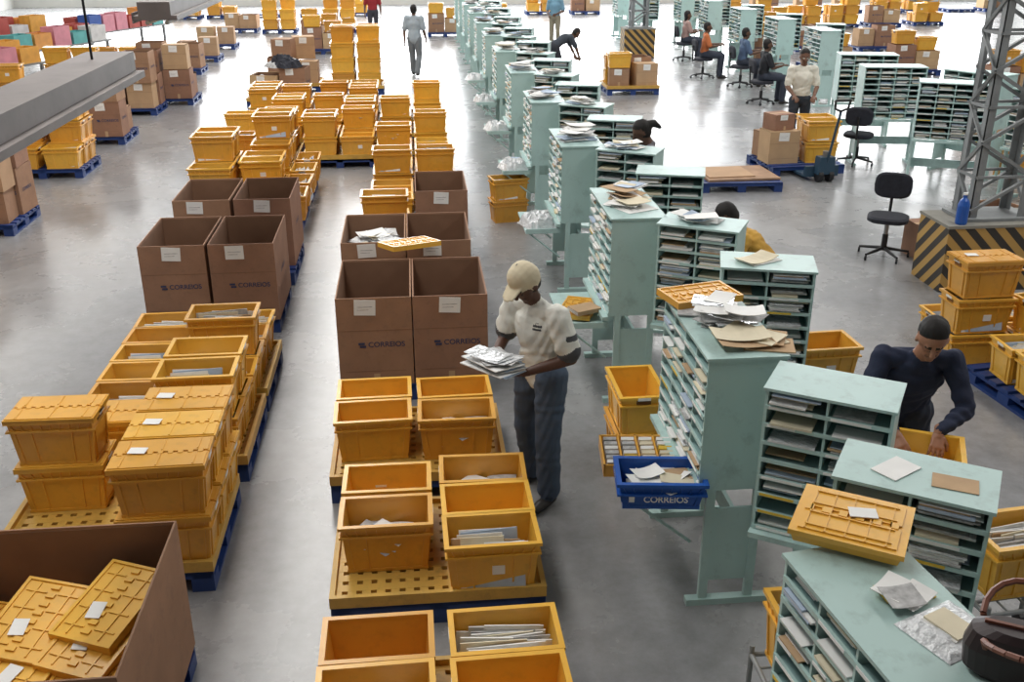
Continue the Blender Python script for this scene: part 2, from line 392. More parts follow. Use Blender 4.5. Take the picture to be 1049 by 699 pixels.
for i in range(9): b.box(-18+i*5.9,-17.2+i*5.9,50,50.2,1.2,6.5,WALL)
put('wall_far',b.mesh('wall_far'),(0,0,0))
FR=M('window_frame',(90,95,98),.5)
for i in range(8):
    b=MB(); x0=-17.2+i*5.9; x1=x0+5.1
    for k in range(5): b.box(x0+k*(5.1-.05)/4,x0+k*(5.1-.05)/4+.05,50.05,50.12,1.2,6.5,FR)
    for z in (1.2,3.0,4.8,6.45): b.box(x0,x1,50.05,50.12,z,z+.05,FR)
    put('window_%d'%(i+1),b.mesh('window'),(0,0,0))
def area(name,loc,rot,sx,sy,e,col=(1,1,1)):
    l=bpy.data.lights.new(name,'AREA'); l.shape='RECTANGLE'; l.size=sx; l.size_y=sy; l.energy=e; l.color=col
    o=bpy.data.objects.new(name,l); COL.objects.link(o); o.location=loc; o.rotation_euler=rot; return o
for i,(x,e) in enumerate(((-12,1450),(-2,2100),(8,1950),(19,1700))):
    area('overhead_fill_lamp',(x,25,7.8),(0,0,0),1.4,46,e,(1,.975,.935))  # added overhead fill lamps; the ceiling has no skylight openings
area('window_daylight',(6,49.8,3.9),(math.radians(-90),0,0),46,5,8500,(.97,.985,1))
w=bpy.data.worlds.new('sky'); scene.world=w; w.use_nodes=True
w.node_tree.nodes['Background'].inputs[0].default_value=(.8,.9,1,1); w.node_tree.nodes['Background'].inputs[1].default_value=1.5

# ---------------------------------------------------------------- camera
cam=bpy.data.cameras.new('camera'); co=bpy.data.objects.new('camera',cam); COL.objects.link(co)
cam.sensor_width=36; cam.lens=1020/1049*36; cam.clip_end=200
co.location=(0,0,3.65)
co.rotation_euler=(math.radians(90-22.86),0,-math.radians(5.6)); scene.camera=co

# ================================================================= LAYOUT
XL,XR=-.265,.345
pallet(.03,3.55)
crt('e',XL,3.88,PZ); crt('f',XL,3.53,PZ); crt('f',XL,3.18,PZ); crt('m',XR,3.88,PZ); crt('e',XR,3.53,PZ); crt('f',XR,3.18,PZ)
pallet(.04,5.08)
crt('f',XL+.02,4.99,PZ); crt('e',XL+.02,5.37,PZ)
crt('m',XR,4.74,PZ); crt('e',XR,5.08,PZ); crt('f',XR,5.43,PZ)
pallet(-.05,6.40)
crt('e',-.36,6.29,PZ); crt('e',-.36,6.66,PZ); crt('f',.22,6.26,PZ); crt('e',.22,6.63,PZ)
pallet(-.07,7.95,tray=False)
put('cardboard_carton',CAR[0],(-.375,7.96,.141)); put('cardboard_carton',CAR[1],(.235,7.96,.141))
pallet(-.09,9.45,tray=False)
put('cardboard_carton',CAR[3],(-.42,9.45,.141)); put('cardboard_carton',CAR[2],(.19,9.45,.141))
put('crate_lid',LIDS[1],(-.08,8.70,.965),.5,rx=-.1,ry=.05,sc=.9)
pallet(-.05,11.1)
put('cardboard_carton',CAR[1],(.27,11.1,.19),sc=(.95,.95,1)); crt('e',-.36,10.75,PZ); crt('m',-.36,11.1,PZ); crt('m',-.36,11.1,PZ+.33); crt('m',-.36,11.45,PZ)
for yc in (12.55,13.9,15.3,16.7,18.2,19.6):
    pallet(-.02,yc)
    for dy in (-.34,.01,.36):
        for x in (-.31,.27):
            n=1 if R()<.8 else 2
            for k in range(n): crt(random.choice('emmf'),x,yc+dy,PZ+k*.325)
# ---- left row
pallet(-1.86,3.8,tray=False,sy=1.15)
put('cardboard_carton',carton(77,1.2,1.12,.76,label=False,txt=False),(-1.85,3.80,.141))
for x in (-2.22,-1.85,-1.48):
    for y in (3.53,4.08): crt('e',x,y,.17,rz=math.pi/2,sc=(.96,.93,.9))
for (x,y,z,rz,rx,ry) in ((-2.22,3.50,.50,1.5,.05,0),(-2.2,3.55,.55,1.42,.1,.02),(-2.20,4.05,.50,1.6,0,.04),(-2.22,4.0,.55,1.5,.06,.1),(-2.2,3.98,.60,1.35,.06,.1),
    (-1.83,3.6,.51,1.55,0,0),(-1.85,3.62,.56,1.45,.06,-.04),(-1.83,3.68,.61,1.3,.1,-.08),(-1.87,4.1,.51,1.5,-.05,.1),(-1.88,4.08,.565,1.62,-.05,.1),
    (-1.50,3.70,.52,1.6,0,0),(-1.50,3.75,.57,1.45,.08,0),(-1.53,3.85,.63,1.25,.12,-.08),(-1.50,4.0,.69,1.2,.05,-.14),(-1.84,3.95,.66,1.35,.12,-.1),(-2.2,3.85,.66,1.7,.1,.12)):
    put('crate_lid',random.choice(LIDS),(x,y,z),rz,rx=rx,ry=ry,sc=.92)
pallet(-1.93,5.5,sx=1.1)
for y in (5.17,5.53,5.89):
    for k in (0,1): crt('l',-1.51,y,PZ+k*.335)
for k in (0,1): crt('l',-2.29,5.83,PZ+k*.335)
pallet(-1.85,6.75); pallet(-1.85,7.85)
ys=[6.42,6.78,7.14,7.5,7.86,8.2]
for i,y in enumerate(ys):
    crt('l' if i==0 else random.choice('emf'),-2.15,y,PZ)
    crt(random.choice('mmf'),-1.55,y,PZ)
for y in (6.42,6.8,7.5): crt(random.choice('mf'),-1.55,y,PZ+.325)
pallet(-1.95,9.55,tray=False); pallet(-1.95,10.95,tray=False,sy=1.1)
for i,(x,y) in enumerate(((-2.27,9.52),(-1.64,9.52),(-2.3,11.15),(-1.66,11.15))):
    put('cardboard_carton',CAR[(i+1)%3],(x,y,.141))
for yc in (13.0,14.4):
    pallet(-2.15,yc,sx=1.15)
    for dy in (-.34,.01,.36):
        for x in (-2.55,-1.98):
            n=random.choice((1,2,2,3))
            for k in range(n): crt(random.choice('emm'),x,yc+dy,PZ+k*.325)
        if dy!=0.01: crt('m',-1.55,yc+dy-.1,PZ,rz=math.pi/2)
for yc in (16.5,17.9,19.4):
    for xc in (-2.45,-1.2):
        pallet(xc,yc,sx=.98)
        for dy in (-.34,.01,.36):
            for x in (-.29,.29):
                n=1 if R()<.6 else 2
                for k in range(n): crt(random.choice('emmf'),xc+x,yc+dy,PZ+k*.325)
pallet(-1.25,23.8)
for dy in (-.34,.01,.36):
    for x in (-.29,.29):
        for k in range(4 if dy>-.3 else 3): crt(random.choice('em'),-1.25+x,23.8+dy,PZ+k*.325)
pallet(-2.7,24.3); pallet(-2.9,22.3)
for (x,y,z,i) in ((-3.0,24.0,.18,2),(-2.4,24.1,.18,1),(-2.9,24.0,.79,0),(-2.5,24.5,.69,1),(-3.1,22.4,.18,3),(-2.5,22.3,.18,2)):
    put('cardboard_carton',CARs[i],(x,y,z),U(-.2,.2))
b=MB()
for i in range(7): b.bag((U(-.25,.25),U(-.15,.15),0),U(.35,.55),U(.3,.45),U(.12,.3),random.choice((DK2,GRY,DK2)),U(-1,1),i)
put('mail_sack_pile',b.mesh('mail_sack_pile'),(-2.7,22.3,.785))
# ---- far-left row
for (xc,yc,kind) in ((-5.65,11.6,'c'),(-5.65,13.1,'b'),(-5.7,16.2,'c'),(-5.7,18.7,'b'),(-5.8,21.6,'b'),(-5.3,22.8,'b'),(-7.1,12.5,'c'),(-7.2,15.5,'c'),(-7.3,18,'b'),(-7.4,20.4,'c')):
    pallet(xc,yc,tray=False)
    if kind=='c':
        for dy in (-.32,.04,.4-.03):
            for x in (-.3,.3):
                for k in range(random.choice((1,2,3))): crt(random.choice('eml'),xc+x,yc+dy,.142+k*.335)
    else:
        for dy in (-.23,.27):
            for x in (-.3,.3):
                z=.142
                for k in range(random.choice((1,2,2))):
                    i=random.choice((0,1,2)); put('cardboard_carton',CARs[i],(xc+x,yc+dy,z),U(-.05,.05)); z+=(.4,.5,.6)[i]+.005
COLS=[M('bin_'+n,c,.6) for n,c in (('pink',(206,136,150)),('teal',(90,166,166)),('blue',(50,86,160)),('red',(170,74,66)),('orange',(214,150,76)),('orange2',(214,158,66)),('white',(205,205,205)))]
def bin_table(x,y,L,rz,seed,n):
    random.seed(seed); b=MB()
    b.box(-L/2,L/2,-.5,.5,.72,.76,GSTEEL)
    for sx in (-1,1):
        for sy in (-1,1): b.box(sx*(L/2-.08)-.03,sx*(L/2-.08)+.03,sy*.42-.03,sy*.42+.03,0,.72,GSTEEL)
    for i in range(n):
        for j in (-.25,.25):
            x0=-L/2+.08+i*(L-.1)/n; w_=(L-.1)/n*.86; m=random.choice(COLS); h=U(1.0,1.25)
            b.box(x0,x0+w_,j-.2,j+.2,.76,.79,m); b.box(x0,x0+w_,j-.2,j-.185,.79,h,m); b.box(x0,x0+w_,j+.185,j+.2,.79,h,m)
            b.box(x0,x0+.015,j-.185,j+.185,.79,h,m); b.box(x0+w_-.015,x0+w_,j-.185,j+.185,.79,h,m)
    put('sorting_bin_table',b.mesh('sorting_bin_table'),(x,y,0),rz)
bin_table(-8.9,18.6,3.4,1.2,1,5); bin_table(-9.3,22.6,3.4,1.15,2,5); bin_table(-9.1,27.2,3.4,1.15,3,5)
bin_table(-11.4,24.6,3.4,1.1,5,5); bin_table(-11.4,29.5,3.4,1.1,6,5); bin_table(-8.6,31.6,3.4,1.15,7,6)
random.seed(99)
for (x,y) in ((-7.35,23.2),(-7.2,26.3)):
    pallet(x,y,tray=False)
    for s in (-.3,.3):
        for k in range(random.choice((2,3))): crt(random.choice('eml'),x+s,y,.142+k*.335)
for yc in (25.5,27.5,30,33): 
    pallet(-6.0,yc,tray=False)
    for x in (-.3,.3): put('cardboard_carton',CARs[random.choice((0,1,2))],(-6.0+x,yc,.142),U(-.1,.1))
for (xa,xb,y) in ((-9,-1,43.5),(-6,-1.5,38),(3.5,7.5,44),(10.5,15,31),(13,21,37),(12,26,44)):
    x=xa
    while x<xb:
        pallet(x,y,tray=False)
        q=R()
        if q<.5:
            for dy in (-.3,.1):
                for s in (-.3,.3):
                    for k in range(random.choice((1,2,3))): crt(random.choice('eml'),x+s,y+dy,.142+k*.335)
        elif q<.85:
            put('cardboard_carton',CARs[random.choice((2,3,1))],(x-.3,y,.142),U(-.1,.1)); put('cardboard_carton',CARs[random.choice((2,3))],(x+.3,y,.142),U(-.1,.1))
        x+=U(1.4,2.1); y+=U(-.4,.4)
for (x,y) in ((-2.6,31.5),(-2.9,34),(1.2,36),(11,26.5),(12.9,25.5),(13.2,21.3),(9.8,28.0)):
    pallet(x,y,tray=False)
    put('cardboard_carton',CARs[2],(x-.3,y,.142)); put('cardboard_carton',CARs[3],(x+.3,y,.142)) 
    for s in (-.3,.3): crt('m',x+s,y,.76 if s<0 else .6)

# ---- station row A
ycase(1.27,1.93,0,rz=.14)
scase(1.66,3.40,math.radians(-33),0)
for k in range(1,13):
    b0=4.60+2.65*(k-1)
    ycase(1.48,b0,(k-1)%4)
    if k==1: scase(1.66,4.24,math.radians(-32),1)
    else: scase(1.80,b0-.15,math.radians(-29))
    scase(1.98,b0+1.45,math.radians(-16))
    if k>1:
        papers('paper_stack',1.68,b0+.5,1.561,16,.2,.5)
        papers('paper_stack',2.08,b0-.12,1.561,10,.2,.1,rz=-.5,size=(.18,.26))
papers('paper_stack',2.25,6.15,1.561,2,.05,.05,mats=[WHT,CRM])
papers('paper_stack',1.70,5.12,1.561,18,.26,.26,mats=[WHT,GRY,WHT,PLAS],size=(.18,.24))
papers('paper_stack',1.80,4.78,1.561,6,.2,.12,mats=[KRF,CRM,KRF],size=(.25,.32))
put('crate_lid',LIDS[1],(1.66,5.45,1.60),.25,sc=.8)
papers('paper_stack',1.93,3.42,1.561,1,.01,.01,mats=[WHT],size=(.16,.18)); papers('paper_stack',2.12,3.28,1.561,1,.01,.01,mats=[KRF],size=(.16,.18))
papers('paper_stack',1.56,2.58,1.561,5,.1,.12,mats=[GRY,GOLD,WHT,GOLD],size=(.12,.16))
bagobj(1.64,2.42,1.561,.26,.22,.035,5,.4)
b=MB()
b.box(-.19,.19,-.165,.165,0,.035,YEL,tx=.01,ty=.01); b.box(-.2,.2,-.175,.175,.035,.055,YEL); b.T=Matrix.Translation((0,0,-.015))
for s in (-1,1):
    b.box(-.17,.17,min(s*.012,s*.15),max(s*.012,s*.15),.07,.076,YEL)
    b.box(-.15,.15,min(s*.03,s*.036),max(s*.03,s*.036),.076,.082,YEL); b.box(-.15,.15,min(s*.12,s*.126),max(s*.12,s*.126),.076,.082,YEL)
for i in range(6): b.box(-.17+i*.06,-.14+i*.06,-.02,.02,.068,.08,YEL)
for i in range(5): b.box(-.15+i*.07,-.145+i*.07,-.15,.15,.074,.08,YEL)
b.obox((.03,.03,.084),(.1,.065,.003),WHT,rz=.3)
put('lidded_mail_crate',b.mesh('flat_crate'),(1.55,2.98,1.575),math.radians(-32))
def ledge(x0,x1,y0,y1,z):
    b=MB(); b.box(x0,x1,y0,y1,z-.02,z,TEAL); b.box(x0,x1,y0,y0+.015,z,z+.03,TEAL)
    b.rod((x0+.03,y0+.05,z-.02),(x1,y0+.05,z-.3),.01,TEAL); b.rod((x0+.03,y1-.05,z-.02),(x1,y1-.05,z-.3),.01,TEAL)
    put('side_ledge',b.mesh('side_ledge'),(0,0,0))
ledge(1.12,1.49,4.66,5.4,.66)
put('blue_mail_crate',crate('flat',91,YEL=BLUC,w=.50,d=.32,h=.17,text='CORREIOS'),(1.29,4.72,.665),-.12)
b=MB()
b.box(-.2,.2,-.17,.17,0,.02,YEL)
for i in range(5): b.box(-.2+i*.0975,-.19+i*.0975,-.17,.17,.02,.07,YEL)
b.box(-.2,.2,-.17,-.16,.02,.07,YEL); b.box(-.2,.2,.16,.17,.02,.07,YEL)
for i in range(4):
    for j in range(6): b.obox((-.145+i*.0975,-.13+j*.05,.055),(.07,.02,.06),random.choice((WHT,CRM,GRY,GOLD)),rx=.5)
put('mail_tray',b.mesh('mail_tray'),(1.26,5.13,.665),-.1,sc=1.1)
for k in (2,3,4,5,6,7):
    b0=4.60+2.65*(k-1); ledge(1.12,1.49,b0+.05,b0+.85,.66)
    if k>2: 
        papers('paper_stack',1.34,b0+.66,.661,8,.1,.1,mats=[PLAS,GRY,WHT,PBL],size=(.14,.2)); bagobj(1.28,b0+.3,.661,.34,.36,.16,k,.3)
put('crate_lid',LIDS[1],(1.30,7.62,.70),1.2,sc=.8); b=MB(); b.box(-.11,.11,-.08,.08,0,.035,KRF); b.box(-.11,.112,-.078,.082,.004,.03,WHT); put('book',b.mesh('book'),(1.32,7.45,.735),.4)
for k in range(2): crt('e',1.50,6.28,k*.325,rz=math.pi/2)
crt('m',1.2,12.75,0,rz=.2,sc=.9); crt('m',1.2,12.75,.29,rz=.2,sc=.9)

# ---- trolleys
def trolley(x,y,z,rz,sc=1):
    b=MB(); hw,hd=.3*sc,.22*sc
    for sx in (-1,1):
        for sy in (-1,1):
            b.rod((sx*hw,sy*hd,.06),(sx*hw,sy*hd,z+.04),.012,GSTEEL); b.rod((sx*hw-.015,sy*hd,.04),(sx*hw+.015,sy*hd,.04),.04,DK,12)
        b.rod((sx*hw,-hd,z-.01),(sx*hw,hd,z-.01),.012,GSTEEL); b.rod((sx*hw,-hd,.2),(sx*hw,hd,.2),.012,GSTEEL)
    for sy in (-1,1): b.rod((-hw,sy*hd,z-.01),(hw,sy*hd,z-.01),.012,GSTEEL); b.rod((-hw,sy*hd,.2),(hw,sy*hd,.2),.012,GSTEEL)
    for i in range(6): b.rod((-hw+i*hw*.4,-hd,z-.008),(-hw+i*hw*.4,hd,z-.008),.006,GSTEEL,6)
    put('crate_trolley',b.mesh('crate_trolley'),(x,y,0),rz)
trolley(2.66,4.58,.68,-.45); put('mail_crate',ME_F[0],(2.66,4.58,.69),-.45)
trolley(3.0,4.0,.50,.1); put('mail_crate',ME_M[1],(3.0,4.0,.51),.1)
trolley(2.88,6.45,.5,.05); put('mail_crate',ME_E[1],(2.88,6.45,.51),.05)
trolley(1.54,3.12,.72,math.pi/2,.75); put('mail_crate',ME_M[1],(1.54,3.12,.73),math.pi/2,sc=(.88,.82,1))
crt('m',4.86,7.75,0); crt('m',4.86,7.75,.33); crt('l',4.87,7.75,.66); crt('m',5.46,7.7,0); crt('m',5.45,7.6,.33,rz=.2)
crt('m',4.95,8.2,0); crt('m',5.55,8.15,0); 
put('plastic_pallet',PAL,(5.3,6.95,0),.1); crt('m',5.0,7.1,.142); crt('m',5.55,7.1,.142); crt('m',5.02,6.75,.142)
papers('paper_stack',5.5,7.6,.66,12,.1,.1)

# ---- office chairs
def chair():
    b=MB()
    for i in range(5):
        a=i*2*math.pi/5+.3; e=(.29*math.cos(a),.29*math.sin(a),.07); b.rod((0,0,.11),e,.022,DK,8,.014)
        b.rod((e[0]-.012,e[1],.03),(e[0]+.012,e[1],.03),.03,DK,10)
    b.rod((0,0,.08),(0,0,.42),.025,STEEL,10); b.rod((0,0,.1),(0,0,.28),.034,DK,10)
    def pad(c,rx,ry,th,T,mat=DK2):
        n=20; rings=[(.86,-th/2),(1,-th/4),(1,th/4),(.86,th/2)]; P=[]
        for s,z in rings:
            for i in range(n):
                t=2*math.pi*i/n; ct,st=math.cos(t),math.sin(t)
                P.append((math.copysign(abs(ct)**.6,ct)*rx*s,math.copysign(abs(st)**.6,st)*ry*s,z))
        F=[tuple(range(n))[::-1],tuple(range(3*n,4*n))]
        for k in range(3):
            for i in range(n): j=(i+1)%n; F.append((k*n+i,k*n+j,k*n+n+j,k*n+n+i))
        T0=b.T; b.T=T0@Matrix.Translation(c)@T; b.add(P,F,mat); b.T=T0
    pad((0,0,.47),.23,.22,.07,Matrix())
    pad((0,.24,.80),.21,.15,.06,Matrix.Rotation(math.radians(82),4,'X'))
    b.path([(0,.05,.43),(0,.27,.45),(0,.29,.8)],.018,DK)
    return b.mesh('office_chair')
CH_=chair(); put('office_chair',CH_,(5.45,10.75,0),-.5); put('office_chair',CH_,(7.15,15.5,0),2.6)
for (x,y) in ((7.5,21.3),(7.8,23.7),(7.3,25.2),(7.7,28.6)): put('office_chair',CH_,(x,y,0),math.pi/2)

# ---- lattice column on striped plinth
def lattice(name,x,y,z0,w,d,h=8,st=.36):
    b=MB()
    for sx in (0,1):
        for sy in (0,1):
            X=sx*w;Y=sy*d; a=.085
            b.box(X-(a if sx else 0),X+(0 if sx else a),Y-.01 if sy else Y,Y if sy else Y+.01,z0,h,GSTEEL)
            b.box(X-.01 if sx else X,X if sx else X+.01,Y-(a if sy else 0),Y+(0 if sy else a),z0,h,GSTEEL)
    z=z0+.1; k=0
    while z<h-st:
        for (p,q) in (((0,0),(w,0)),((0,d),(w,d)),((0,0),(0,d)),((w,0),(w,d))):
            if k%2: p,q=q,p
            b.rod((p[0],p[1],z),(q[0],q[1],z+st),.024,GSTEEL,4)
            if k%2: b.rod((p[0],p[1],z),(q[0],q[1],z),.020,GSTEEL,4)
        z+=st;k+=1
    b.box(-.08,w+.08,-.06,d+.06,z0,z0+.03,GSTEEL)
    put(name,b.mesh(name),(x,y,0))
def barrier(x0,x1,y0,y1,h):
    b=MB(); b.box(x0,x1,y0,y1,0,h,HAZ); b.box(x0-.01,x1+.01,y0-.01,y1+.01,h,h+.03,CONC); put('striped_barrier',b.mesh('striped_barrier'),(0,0,0))
barrier(5.5,7.2,9.5,10.12,.70)
lattice('lattice_column',5.80,9.68,.732,.62,.36)
barrier(6.1,7.0,29.2,29.8,.8); lattice('lattice_column',6.3,29.3,.832,.5,.4)
b=MB(); bb=[(.055,0),(.06,.02),(.06,.2),(.045,.25),(.02,.28),(.02,.31)]
for (r1,z1),(r2,z2) in zip(bb[:-1],bb[1:]): b.rod((0,0,z1),(0,0,z2),r1,BLUC,14,r2)
b.rod((0,0,.31),(0,0,.33),.024,WHT,12)
put('water_bottle',b.mesh('water_bottle'),(5.66,9.58,.731))
put('cardboard_carton',CARs[0],(6.0,10.75,0),.1); put('cardboard_carton',CARs[2],(6.7,10.7,0),.2)
# ---- B row cases
for (x,y,r) in ((7.05,15.35,-10),(7.15,13.75,-25),(7.3,16.9,-12),(8.15,15.0,-60),(8.15,13.1,-70)):
    put('sorting_case',random.choice(CASE_Y),(x,y,0),math.radians(r))
crt('m',8.6,12.1,0); crt('m',9.2,14.4,0); crt('m',9.2,14.4,.33); put('cardboard_carton',CARs[1],(9.9,16.0,0),.2); put('cardboard_carton',CARs[2],(10.4,17.6,0),.2)
# ---- C row cases
for y in (21.0,23.6,26.4,29.4,32.4): ycase(8.5,y-.2); scase(8.95,y+1.2,-.3)
for y in (31.5,34.3): ycase(6.9,y); scase(7.3,y+1.3,-.3)
# ---- pallet with board
put('plastic_pallet',PAL,(4.75,14.35,0),-.04); b=MB(); b.box(-.55,.55,-.42,.42,0,.03,WOOD); b.box(-.5,.2,-.3,.35,.03,.045,CARDL); put('wooden_board',b.mesh('wooden_board'),(4.78,14.38,.141),.05)
# ---- pallet load + hand pallet truck
put('plastic_pallet',PAL,(6.05,15.3,0),.1)
put('cardboard_carton',CARs[1],(5.72,15.2,.142),.1); put('cardboard_carton',CARs[0],(5.75,15.62,.142),.2); put('cardboard_carton',CARs[0],(5.7,15.25,.65),.3,sc=(.8,.8,.6)); crt('m',6.35,15.15,.142); crt('m',6.35,15.15,.475); crt('e',6.4,15.52,.142); crt('m',6.4,15.52,.475)
b=MB()
b.box(-.27,-.11,-.95,.1,.05,.085,JACK); b.box(.11,.27,-.95,.1,.05,.085,JACK)
b.box(-.27,.27,.1,.16,.06,.22,JACK); b.box(-.12,.12,.14,.3,.12,.38,JACK,tx=-.02); b.rod((0,.22,.38),(0,.22,.46),.05,STEEL,12)
for s in (-1,1): b.rod((s*.12,.24,.09),(s*.05,.24,.09),.09,DK,16); b.rod((s*.19-.04,-.85,.04),(s*.19+.04,-.85,.04),.04,DK,12)
b.rod((0,.28,.3),(0,.5,1.1),.02,JACK)
b.path([(0,.5,1.1),(-.1,.51,1.14),(-.12,.53,1.26),(.12,.53,1.26),(.1,.51,1.14),(0,.5,1.1)],.017,DK)
put('pallet_jack',b.mesh('pallet_jack'),(6.15,14.62,0),math.pi+.1) 
pallet(5.0,23.2) 
for (x,y,z,i) in ((4.7,23.0,.18,0),(5.3,23.0,.18,1),(5.2,23.45,.18,2)): put('cardboard_carton',CARs[i],(x,y,z),U(-.2,.2))
crt('m',4.7,23.45,.18); crt('m',4.7,23.0,.59); crt('m',4.7,23.45,.51)

# ---- luminaires
def luminaire(x,y0,y1,z,w=.2):
    b=MB(); b.box(x-w/2,x+w/2,y0,y1,z,z+.09,LUM,tx=.0); b.box(x-w/2-.04,x+w/2+.04,y0,y1,z-.03,z,LUM)
    b.box(x-w/2-.045,x-w/2-.035,y0,y1,z-.05,z+.02,LUM)
    for s in (-1,1): b.rod((x+s*w*.3,y0+.05,z-.05),(x+s*w*.3,y1-.05,z-.05),.016,WHT)
    for y in (y0+.3,y1-.3): b.rod((x,y,z+.07),(x,y,8),.006,DK)
    put('pendant_luminaire',b.mesh('pendant_luminaire'),(0,0,0))
luminaire(-1.45,1.6,5.15,2.98,.22); luminaire(-1.75,7.4,11.5,3.05,.22)
luminaire(4.6,9.0,13,3.05,.2)
# ---- handbag
b=MB(); BAG=M('dark_leather',(46,32,34),.45,.2,8); BRN=M('brown_leather',(118,70,52),.5,.2,8)
n=24
for (r0,z0),(r1,z1) in zip(((.8,0),(1,.03),(1.05,.12),(.95,.19)),((1,.03),(1.05,.12),(.95,.19),(.7,.215))):
    P=[];F=[]
    for i in range(n):
        t=2*math.pi*i/n; ct,st=math.cos(t),math.sin(t); X=math.copysign(abs(ct)**.7,ct)*.16; Y=math.copysign(abs(st)**.7,st)*.07
        P+=[(X*r0,Y*r0,z0*.8),(X*r1,Y*r1,z1*.8)]
    for i in range(n): j=(i+1)%n; F.append((2*i,2*j,2*j+1,2*i+1))
    F.append(tuple(2*i+1 for i in range(n))); b.add(P,F,BAG)
b.box(-.12,.12,-.006,.006,.17,.18,BRN)
for s in (-1,1):
    b.path([(-.11,s*.06,.12)]+[(-.12*math.cos(t),s*(.07+.13*math.sin(t)),.15+.06*math.sin(t)) for t in [i*math.pi/10 for i in range(11)]]+[(.11,s*.06,.12)],.010,BRN)
put('handbag',b.mesh('handbag'),(1.74,2.20,1.561),-.5)

# ================================================================= PEOPLE
def capsule_pts(a,b,ra,rb,flat,wide):
    a=Vector(a);b=Vector(b); ax=(b-a); L=ax.length
    ax=ax.normalized() if L>1e-6 else Vector((0,0,1))
    u=Vector(wide)-ax*Vector(wide).dot(ax)
    u=u.normalized() if u.length>1e-4 else ax.orthogonal().normalized()
    v=ax.cross(u); n=16; P=[];F=[]
    rings=[]
    for i in range(1,6): t=-math.pi/2+i*math.pi/10; rings.append((a,ra,t))
    for i in range(0,5): t=i*math.pi/10; rings.append((b,rb,t))
    k=min(1,flat*1.2)
    P.append(a-ax*ra*k)
    for c,r,t in rings:
        for j in range(n):
            q=2*math.pi*j/n; P.append(c+ax*math.sin(t)*r*k+(u*math.cos(q)+v*math.sin(q)*flat)*math.cos(t)*r)
    P.append(b+ax*rb*k)
    for j in range(n): F.append((0,1+(j+1)%n,1+j))
    for i in range(len(rings)-1):
        for j in range(n):
            k2=(j+1)%n; F.append((1+i*n+j,1+i*n+k2,1+(i+1)*n+k2,1+(i+1)*n+j))
    e=len(P)-1; o=1+(len(rings)-1)*n
    for j in range(n): F.append((o+j,o+(j+1)%n,e))
    return P,F
def sdf(prim,X):
    a,b,ra,rb,flat,wide,lab=prim
    a=np.array(a,float);b=np.array(b,float);ax=b-a;L=np.linalg.norm(ax); axn=ax/L if L>1e-6 else np.array([0,0,1.])
    u=np.array(wide,float); u=u-axn*u.dot(axn); nu=np.linalg.norm(u)
    if nu<1e-4: u=np.array(Vector(axn).orthogonal().normalized())
    else: u=u/nu
    v=np.cross(axn,u); d=X-a; s=d@axn; t=np.clip(s/max(L,1e-6),0,1); r=ra+(rb-ra)*t
    e=(s-t*L)/min(1,flat*1.2); q=np.sqrt((d@u)**2+((d@v)/flat)**2+e**2)
    return (q-r)*np.where(flat<1,flat**.5,1)
def remesh(prims,vox,smooth,labs,region=None):
    V=[];F=[]
    for p in prims:
        P,Fc=capsule_pts(*p[:6]); o=len(V); V+=P; F+=[tuple(o+i for i in f) for f in Fc]
    me=bpy.data.meshes.new('x'); me.from_pydata([tuple(v) for v in V],[],F); me.update()
    ob=bpy.data.objects.new('x',me); COL.objects.link(ob)
    m=ob.modifiers.new('r','REMESH'); m.mode='VOXEL'; m.voxel_size=vox
    if smooth: s=ob.modifiers.new('s','SMOOTH'); s.factor=.5; s.iterations=smooth
    bpy.context.view_layer.update()
    out=bpy.data.meshes.new_from_object(ob.evaluated_get(bpy.context.evaluated_depsgraph_get()))
    bpy.data.objects.remove(ob); bpy.data.meshes.remove(me)
    nf=len(out.polygons); C=np.zeros(nf*3); out.polygons.foreach_get('center',C); C=C.reshape(-1,3)
    D=np.stack([sdf(p,C) for p in prims]); idx=D.argmin(0)
    lab=[labs.index(prims[i][6]) for i in idx]
    if region:
        for i in range(nf):
            l=region(C[i],labs[lab[i]])
            if l: lab[i]=labs.index(l)
    nv=len(out.vertices); V=np.zeros(nv*3); out.vertices.foreach_get('co',V); V=V.reshape(-1,3)
    if vox<.013 and region is not False and len(prims)>30:
        N=np.zeros(nv*3); out.vertices.foreach_get('normal',N); N=N.reshape(-1,3)
        msk=np.zeros(nv)
        for p,l in zip(out.polygons,lab):
            if labs[l] in ('shirt','pants'):
                for q in p.vertices: msk[q]=1
        x,y,z=V[:,0],V[:,1],V[:,2]
        wv=.55*np.sin(46*z+14*x+9*np.sin(11*y+7*x))+.45*np.sin(31*x-27*y+22*z+5*np.sin(17*z))
        amp=np.where(z<.9,.0045,.0060)
        V=V+N*(wv*amp*msk)[:,None]
    vs=[tuple(v) for v in V]; fs=[tuple(p.vertices) for p in out.polygons]
    bpy.data.meshes.remove(out)
    return vs,fs,lab
